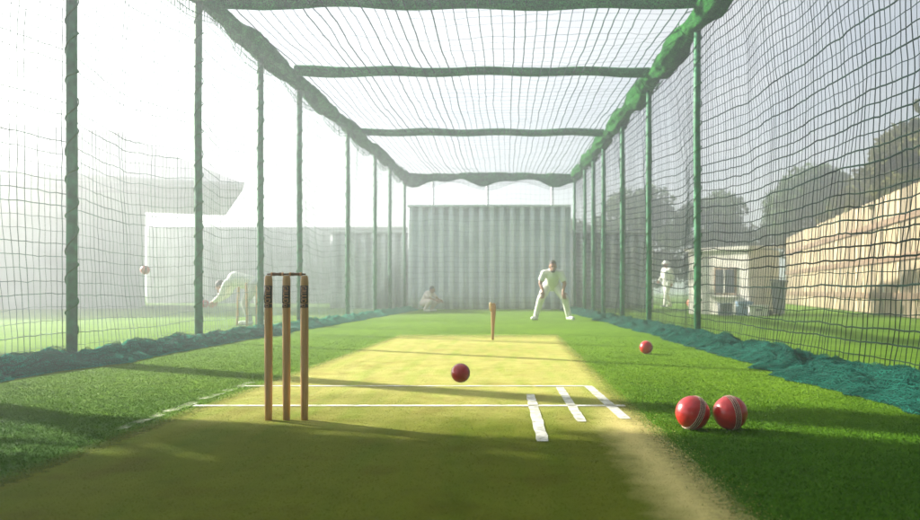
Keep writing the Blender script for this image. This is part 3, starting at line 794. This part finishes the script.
# bending player beyond the left net (seen from the side, head to the left)
J = dict(pelvis=(0, .20, .80), chest=(0, -.22, .90), neck=(0, -.38, .83), head=(0, -.50, .745), head_rot=(R(48), 0, 0),
         shR=(.18, -.32, .82), shL=(-.18, -.32, .82), elR=(.22, -.42, .58), elL=(-.22, -.46, .58), wrR=(.12, -.60, .46), wrL=(-.10, -.62, .46),
         handR=(0, -.5, -.5), handL=(0, -.5, -.5), palmR=(-1, 0, .2), palmL=(1, 0, .2),
         hiR=(.10, .2, .78), hiL=(-.10, .2, .78), knR=(.14, .02, .44), knL=(-.14, .20, .42), anR=(.15, .12, .085), anL=(-.15, .42, .09), toeR=(.17, -.05, .03), toeL=(-.17, .26, .03))
person('person', ((243 - HX) / pf - .12, 13.9, 0), R(-90), J, 'hazy person in white bending low beyond the left net, reaching for a ball', M['white_cloth'], M['grey_cloth'], long_sleeve=True, scale=.93)
# low crouching player at the far left corner
J = dict(pelvis=(0, .14, .30), chest=(0, -.02, .58), neck=(0, -.12, .68), head=(0, -.19, .75), head_rot=(R(15), 0, 0),
         shR=(.17, -.08, .62), shL=(-.17, -.08, .62), elR=(.21, -.27, .46), elL=(-.21, -.27, .46), wrR=(.12, -.44, .40), wrL=(-.12, -.44, .40),
         handR=(0, -.5, -.3), handL=(0, -.5, -.3), palmR=(-1, 0, .2), palmL=(1, 0, .2),
         hiR=(.10, .14, .29), hiL=(-.10, .14, .29), knR=(.20, -.26, .37), knL=(-.20, -.26, .37), anR=(.19, -.02, .085), anL=(-.19, -.02, .085), toeR=(.22, -.19, .03), toeL=(-.22, -.19, .03))
person('person', (-2.40, 22.4, 0), R(62), J, 'small blurred person in pale pink squatting by the far end wall', M['pale_cloth'], M['pale_cloth'], scale=.85)
# walking figure in a sun hat
J = dict(pelvis=(0, .0, .93), chest=(0, -.02, 1.27), neck=(0, -.02, 1.45), head=(0, -.05, 1.585), head_rot=(R(4), 0, 0),
         shR=(.18, -.01, 1.40), shL=(-.18, -.01, 1.40), elR=(.23, .10, 1.14), elL=(-.23, -.05, 1.13), wrR=(.20, .06, .90), wrL=(-.19, -.24, .98),
         handR=(0, -.1, -1), handL=(.1, -.5, -.4), palmR=(-1, 0, 0), palmL=(1, 0, 0),
         hiR=(.09, 0, .90), hiL=(-.09, 0, .90), knR=(.10, -.12, .50), knL=(-.09, .04, .48), anR=(.10, -.20, .085), anL=(-.09, .26, .12), toeR=(.12, -.36, .03), toeL=(-.10, .12, .04))
person('person', ((667 - HX) / 26.8, 28.0, 0), R(-60), J, 'distant person in white with a wide sun hat walking beyond the right net', M['white_cloth'], M['white_cloth'], hat=M['crate'], long_sleeve=True)

# ------------------------------------------------------------------ far end: corrugated wall, side walls, poles
def corrugated(name, x0, x1, y, h, m, label, pitch_=.34, amp=.14, ang=0):
    root = empty(name, ((x0 + x1) / 2, y, 0), ang); tag(root, label, 'wall')
    w = (x1 - x0); n = int(w / pitch_ * 20); xs_ = np.linspace(-w / 2, w / 2, n); V = []
    for x in xs_:
        ph = (x / pitch_) % 1.0
        yy = -amp * math.tanh(4.5 * math.sin(2 * math.pi * ph)) + .012 * fbm(x * 2, 1.0)
        for z in np.linspace(-.05, h, 7): V.append((x, yy + .02 * fbm(x * .8, z * .8, 3.3), z + (.012 * fbm(x * 3, 5.5) if z > 1 else 0)))
    i = np.arange(n * 7).reshape(n, 7); Fc = np.stack([i[:-1, :-1], i[1:, :-1], i[1:, 1:], i[:-1, 1:]], -1).reshape(-1, 4)
    s_ = mesh_np('sheet', V, Fc, m, root, smooth=True); md = s_.modifiers.new('t', 'SOLIDIFY'); md.thickness = .006
    MB().box((0, -.02, h + .03), (w, .36, .07), bevel=.01).build('capping', m, root)
    for x in np.arange(-w / 2 + .3, w / 2, 2.4):
        MB().box((x, .27, h / 2), (.08, .08, h)).build('post', M['rail_wood'], root)
    return root
corrugated('corrugated_wall', -3.36, 2.10, 25.2, 3.42, M['corr'], 'tall pale corrugated metal wall closing the far end')
corrugated('corrugated_wall', -6.2, -2.6, 26.0, 2.62, M['corr_dark'], 'lower corrugated metal wall left of the tall one')
corrugated('corrugated_wall', 1.35, 5.0, 26.0, 2.62, M['corr_dark'], 'lower corrugated metal wall right of the tall one')
for x, nm in ((-.75, 'thin grey pole behind the middle of the tall metal wall'), (1.62, 'thin grey pole behind the right end of the metal wall'), (-2.75, 'thin grey pole behind the left end of the metal wall')):
    p = empty('pole', (x, 27.5, 0)); tag(p, nm, 'pole', 'poles behind the end wall')
    MB().tube([(0, 0, -.05), (0, 0, 4.9)], [.06, .05], 12).build('shaft', M['corr_dark'], p, smooth=True)
    MB().tube([(0, 0, 4.9), (0, 0, 4.97)], [.065, .03], 12).build('cap', M['corr_dark'], p, smooth=True)

# left: long grey wall and pavilion
gw = empty('boundary_wall', (-10.6, 37.0, 0)); tag(gw, 'long grey rendered wall in the haze on the left', 'wall')
b = MB()
for k in range(5): b.box((-5.6 + k * 2.8, 0, 1.8), (2.79, .24, 3.7))
b.build('panel', M['concrete'], gw)
MB().box((0, 0, 3.70), (14.1, .34, .09), bevel=.015).build('coping', M['concrete'], gw)
for k in range(6): MB().box((-7.0 + k * 2.8, -.17, 1.78), (.26, .10, 3.7), bevel=.01).build('pier', M['concrete'], gw)
pv = empty('pavilion', (-17.5, 27.3, 0), R(24)); pv.scale = (1.5,) * 3; tag(pv, 'grey pavilion with a wide hipped roof, faint in the left haze', 'building')
Wd, Dp, Eh, Rh = 9.4, 6.6, 2.72, 4.35
b = MB(); b.box((-.6, .3, 1.33), (Wd - 3.2, Dp - 2.2, 2.68)); b.build('wall', M['concrete'], pv)
hx, hy, q = Wd / 2, Dp / 2, 2.6
b = MB()
e = [b.bm.verts.new(p) for p in ((-hx, -hy, Eh), (hx, -hy, Eh), (hx, hy, Eh), (-hx, hy, Eh))]
e2 = [b.bm.verts.new((v.co.x, v.co.y, Eh + .14)) for v in e]
r1, r2 = b.bm.verts.new((-hx + q, 0, Rh)), b.bm.verts.new((hx - q, 0, Rh))
b.bm.faces.new(e[::-1])
for k in range(4): b.bm.faces.new((e[k], e[(k + 1) % 4], e2[(k + 1) % 4], e2[k]))
b.bm.faces.new((e2[0], e2[1], r2, r1)); b.bm.faces.new((e2[1], e2[2], r2)); b.bm.faces.new((e2[2], e2[3], r1, r2)); b.bm.faces.new((e2[3], e2[0], r1))
b.build('roof', M['roof_grey'], pv)
MB().tube([(-hx + q, 0, Rh + .02), (hx - q, 0, Rh + .02)], .07, 8).build('ridge_cap', M['roof_grey'], pv)
MB().tube([(-hx, -hy - .05, Eh + .10), (hx, -hy - .05, Eh + .10)], .055, 8).build('gutter', M['roof_grey'], pv)
# right: white hut, clutter, board fence
HYT = 19.2; hp = F / HYT
hut = empty('hut', ((744 - HX) / hp, HYT + .9, 0), R(-50)); hut.scale = (.85,) * 3; tag(hut, 'low whitewashed hut with a dark window beyond the right net', 'hut')
MB().box((0, 0, .98), (2.15, 1.7, 2.0)).build('wall', M['white_wall'], hut)
b = MB(); b.box((0, 0, 2.06), (2.35, 1.95, .10), Euler((R(3), 0, 0)), .01); b.build('roof', M['white_wall'], hut)
f = MB().box((.28, -.862, 1.02), (.78, .06, .84), bevel=.01).build('window', M['frame_wood'], hut)
MB().box((.28, -.896, 1.02), (.66, .02, .72)).build('pane', M['dark'], f)
MB().box((.28, -.91, 1.02), (.035, .02, .72)).build('mullion', M['white_wall'], f)
MB().box((.28, -.93, .56), (.92, .14, .05), bevel=.008).build('sill', M['white_wall'], f)
def crate(loc, d, m, label):
    r_ = empty('crate', loc, random.uniform(-.15, .15)); tag(r_, label, 'crate')
    t = .02; b = MB(); w, dd, h = d
    b.box((0, 0, t / 2), (w, dd, t))
    for s in (-1, 1):
        b.box((s * (w / 2 - t / 2), 0, h / 2 + t / 2), (t, dd, h - t)); b.box((0, s * (dd / 2 - t / 2), h / 2 + t / 2), (w - 2 * t - .002, t, h - t))
    b.build('body', m, r_)
    b = MB()
    for s in (-1, 1):
        b.box((0, s * (dd / 2 + .008), h - .03), (w + .02, .016, .05)); b.box((s * (w / 2 + .008), 0, h - .03), (.016, dd + .001, .05))
    b.build('rim', m, r_)
    MB().box((0, -dd / 2 - .014, h * .55), (w * .35, .012, .05), bevel=.004).build('handle', M['bin'], r_)
crate(((757 - HX) * 18.6 / F, 18.6, 0), (0.46, 0.38, 0.27), M['crate'], 'white plastic crate on the grass under the hut window')
crate(((744 - HX) * 18.8 / F, 18.8, 0), (0.34, 0.34, 0.35), M['blue'], 'faded blue plastic crate on the grass before the hut')
crate(((725 - HX) * 18.9 / F, 18.9, 0), (0.29, 0.29, 0.3), M['bin'], 'small grey crate at the left corner of the white hut')
bn = empty('bin', ((779 - HX) * 18.6 / F, 18.6, 0), .3); bn.scale = (.88,) * 3; tag(bn, 'dark grey wheeled bin standing right of the white hut', 'bin')
b = MB(); b.lathe([(.20, .06), (.27, .9), (.28, .95)], n=4); b.build('body', M['bin'], bn)
MB().box((0, 0, .985), (.46, .46, .06), Euler((R(4), 0, R(45))), .02).build('lid', M['bin'], bn)
for s in (-1, 1): MB().tube([(s * .16 - .02, .17, .08), (s * .16 + .02, .17, .08)], .08, 16).build('wheel', M['dark'], bn, smooth=True)
# board fence running away on the right
A, B = Vector((8.2, 13.0, 0)), Vector((12.6, 34.0, 0))
fd = (B - A); FL = fd.length; fang = math.atan2(fd.y, fd.x)
fence = empty('board_fence', A, fang); tag(fence, 'sunlit pale wooden board fence beyond the right net', 'fence')
b = MB(); x = 0; bw = .36
while x < FL:
    hh = 2.95 + .03 * fbm(x * 3, 2.2) + random.uniform(-.02, .02)
    b.box((x, random.uniform(-.012, .012) , hh / 2 + .03), (bw - random.uniform(.05, .10), .024, hh), Euler((0, random.uniform(-.006, .006), 0)))
    x += bw
b.build('boards', M['boards'], fence)
for z in (.5, 1.4, 2.3): MB().box((FL / 2, .048, z), (FL, .06, .15)).build('rail', M['rail_wood'], fence)
for k in range(8): MB().box((k * FL / 7, -.12, 1.5), (.12, .11, 3.05), bevel=.01).build('post', M['rail_wood'], fence)

# ------------------------------------------------------------------ trees
def make_tree(name, loc, h, rad, leafm, label, n=9000, leaf=.11, cz=.62, seed=1, group=None, ry=None, nclump=26, flat=.8):
    rnd = random.Random(seed); g = np.random.default_rng(seed)
    root = empty(name, loc, rnd.uniform(0, 6)); tag(root, label, 'tree', group)
    b = MB()
    tr = h * .028 + .04
    top = Vector((rnd.uniform(-.2, .2), rnd.uniform(-.2, .2), h * .72))
    b.tube([(0, 0, -.05), (.02, 0, .25), top * .4, top * .75, top], [tr * 1.5, tr, tr * .8, tr * .5, tr * .15], 10)
    cs = []
    for k in range(nclump):
        th = rnd.uniform(0, 6.283); ph = rnd.uniform(-.75, 1); rr = rad * (rnd.random() ** .45) * .82
        c = Vector((math.cos(th) * rr * math.sqrt(max(0, 1 - ph * ph * .8)), math.sin(th) * rr * math.sqrt(max(0, 1 - ph * ph * .8)), h * cz + ph * (h * (1 - cz)) * flat))
        cs.append((c, rad * rnd.uniform(.22, .42)))
        if k % 2 == 0:
            s = top * rnd.uniform(.45, .95); mid = s.lerp(c, .55) + Vector((0, 0, -.1))
            b.tube([s, mid, c], [tr * .35, tr * .22, tr * .06], 6)
    b.build('trunk', M['bark'], root, smooth=True)
    ws = np.array([r ** 2 for _, r in cs]); ws /= ws.sum()
    pick = g.choice(len(cs), n, p=ws)
    C = np.array([tuple(c) for c, _ in cs])[pick]; Rr = np.array([r for _, r in cs])[pick]
    d = g.normal(size=(n, 3)); d /= np.linalg.norm(d, axis=1, keepdims=True)
    P = C + d * (Rr * g.random(n) ** .4)[:, None] * np.array([1, 1, .8])
    P[:, 2] = np.maximum(P[:, 2], .3)
    a = g.normal(size=(n, 3)); a /= np.linalg.norm(a, axis=1, keepdims=True)
    w = np.cross(a, g.normal(size=(n, 3))); w /= np.linalg.norm(w, axis=1, keepdims=True)
    sz = leaf * g.uniform(.6, 1.4, n)[:, None]
    V = np.stack([P - a * sz, P + w * sz * .42 , P + a * sz, P - w * sz * .42], 1).reshape(-1, 3)
    mesh_np('crown', V, np.arange(4 * n).reshape(-1, 4), leafm, root)
    return root
TG = 'trees beyond the right net'
make_tree('broadleaf_tree', (12.2, 19.2, 0), 6.2, 2.5, M['leaf_dark'], 'dark olive tree behind the fence at the right edge', 15000, .14, .58, 3, TG, nclump=30)
make_tree('broadleaf_tree', (13.2, 23.2, 0), 5.9, 2.5, M['leaf_dark'], 'dark olive tree behind the middle of the board fence', 13000, .15, .58, 5, TG, nclump=28)
make_tree('broadleaf_tree', (14.3, 28.0, 0), 5.3, 2.6, M['leaf_dark'], 'dark olive tree behind the far half of the board fence', 12000, .15, .58, 8, TG, nclump=26)
make_tree('broadleaf_tree', (14.2, 34.5, 0), 6.4, 2.8, M['leaf_mid'], 'taller grey green tree rising beyond the dark olive trees', 10000, .15, .6, 31, TG)
make_tree('broadleaf_tree', (10.3, 37.5, 0), 5.6, 2.7, M['leaf_mid'], 'hazy grey green tree behind the white hut', 10000, .15, .55, 9, TG)
make_tree('broadleaf_tree', (6.6, 39.5, 0), 5.8, 3.0, M['leaf_mid'], 'hazy tree behind the person in the sun hat', 10000, .15, .55, 12, TG)
make_tree('broadleaf_tree', (3.8, 41.0, 0), 4.4, 2.4, M['leaf_mid'], 'faint far tree just right of the metal end wall', 9000, .15, .55, 14, TG)
# unseen trees added to shade the near ground and block sky light
make_tree('broadleaf_tree', (-8.7, 4.55, 0), 4.5, 1.75, M['leaf_mid'], 'unseen leafy tree added beside the left net to shade the foreground', 26000, .12, .66, 21, 'added shade trees', nclump=60, flat=.5)
make_tree('broadleaf_tree', (-5.9, 5.85, 0), 5.2, 1.35, M['leaf_mid'], 'unseen taller leafy tree added left of the cage to shade the near grass', 24000, .12, .77, 22, 'added shade trees', nclump=60, flat=.6)
make_tree('broadleaf_tree', (-7.2, 5.55, 0), 4.9, 1.2, M['leaf_mid'], 'unseen leafy tree added between two others left of the cage to fill their shade', 20000, .12, .70, 27, 'added shade trees', nclump=50, flat=.5)
make_tree('added_columnar_tree', (-6.1, 7.95, 0), 5.9, .40, M['leaf_mid'], 'unseen narrow columnar tree added left of the cage for one shadow band', 9000, .07, .80, 28, 'added shade trees', nclump=30, flat=1.0)
make_tree('broadleaf_tree', (-3.6, -3.6, 0), 6.6, 2.6, M['leaf_dark'], 'unseen broad tree added behind the camera on the left to block sky light', 14000, .14, .6, 23, 'added shade trees', nclump=40)
make_tree('broadleaf_tree', (1.2, -4.4, 0), 6.8, 2.7, M['leaf_dark'], 'unseen broad tree added directly behind the camera to block sky light', 14000, .14, .6, 24, 'added shade trees', nclump=40)
make_tree('broadleaf_tree', (5.6, -2.4, 0), 6.4, 2.5, M['leaf_dark'], 'unseen broad tree added behind the camera on the right to block sky light', 14000, .14, .6, 25, 'added shade trees', nclump=40)

# ------------------------------------------------------------------ air, sky, sun
b = MB(); b.box((0, 50, 3.3), (282, 222, 8.6))
hm = bpy.data.materials.new('haze_mat'); hm.use_nodes = True
N = hm.node_tree.nodes; N.remove(N['Principled BSDF'])
pvn = N.new('ShaderNodeVolumePrincipled'); pvn.inputs['Density'].default_value = .0148; pvn.inputs['Color'].default_value = (.90, .94, 1.0, 1)
pvn.inputs['Anisotropy'].default_value = .76
hm.node_tree.links.new(pvn.outputs[0], N['Material Output'].inputs['Volume'])
hz = b.build('haze', hm); tag(hz, 'pale sunlit haze filling the air of the ground', 'haze', None, 'stuff')

AZ, EL = 61.0, 23.5                                        # sun: degrees left of the view axis, elevation
W = bpy.data.worlds.new('World'); S.world = W; W.use_nodes = True
nt = W.node_tree; bg = nt.nodes['Background']; bg.inputs['Strength'].default_value = .05
sky = nt.nodes.new('ShaderNodeTexSky'); sky.sky_type = 'NISHITA'; sky.sun_disc = False
sky.sun_elevation = R(EL); sky.sun_rotation = R(-AZ); sky.air_density = 1.0; sky.dust_density = 3.0; sky.ozone_density = 1.0
tc = nt.nodes.new('ShaderNodeTexCoord'); mp = nt.nodes.new('ShaderNodeMapping'); mp.inputs['Scale'].default_value = (1, 1, 2.2)
cn = nt.nodes.new('ShaderNodeTexNoise'); cn.inputs['Scale'].default_value = 2.4; cn.inputs['Detail'].default_value = 7; cn.inputs['Roughness'].default_value = .55
nt.links.new(tc.outputs['Generated'], mp.inputs['Vector']); nt.links.new(mp.outputs[0], cn.inputs['Vector'])
cr = nt.nodes.new('ShaderNodeMapRange'); cr.inputs[1].default_value = .30; cr.inputs[2].default_value = .62; cr.inputs[3].default_value = .35; cr.inputs[4].default_value = .95
nt.links.new(cn.outputs['Fac'], cr.inputs[0])
cm = nt.nodes.new('ShaderNodeMix'); cm.data_type = 'RGBA'; # thin white cloud over most of the sky, brighter towards the sun
vd = nt.nodes.new('ShaderNodeVectorMath'); vd.operation = 'DOT_PRODUCT'; vd.inputs[1].default_value = (-math.sin(R(AZ)) * math.cos(R(EL)), math.cos(R(AZ)) * math.cos(R(EL)), math.sin(R(EL)))
nt.links.new(tc.outputs['Generated'], vd.inputs[0])
vr = nt.nodes.new('ShaderNodeMapRange'); vr.inputs[1].default_value = -.3; vr.inputs[2].default_value = .95; vr.inputs[3].default_value = 1.6; vr.inputs[4].default_value = 7.5
nt.links.new(vd.outputs['Value'], vr.inputs[0])
vs = nt.nodes.new('ShaderNodeVectorMath'); vs.operation = 'SCALE'; vs.inputs[0].default_value = (.96, 1.0, 1.03); nt.links.new(vr.outputs[0], vs.inputs['Scale'])
nt.links.new(vs.outputs[0], cm.inputs[7])
nt.links.new(cr.outputs[0], cm.inputs[0]); nt.links.new(sky.outputs[0], cm.inputs[6]); nt.links.new(cm.outputs[2], bg.inputs['Color'])
sd = bpy.data.lights.new('sun', 'SUN'); sd.energy = 5.0; sd.angle = R(.8); sd.color = (1, .94, .84)
sun = link(bpy.data.objects.new('sun', sd))
dirv = Vector((-math.sin(R(AZ)) * math.cos(R(EL)), math.cos(R(AZ)) * math.cos(R(EL)), math.sin(R(EL))))
sun.rotation_euler = dirv.to_track_quat('Z', 'Y').to_euler(); sun.location = dirv * 30

S.view_settings.view_transform = 'Standard'; S.view_settings.look = 'None'
S.view_settings.exposure = 1.95; S.view_settings.gamma = 1; S.view_settings.use_curve_mapping = False
S.cycles.use_denoising = True
S.cycles.max_bounces = 8; S.cycles.volume_bounces = 1; S.cycles.transparent_max_bounces = 24
S.cycles.sample_clamp_indirect = 6
S.cycles.use_adaptive_sampling = True; S.cycles.adaptive_threshold = .015
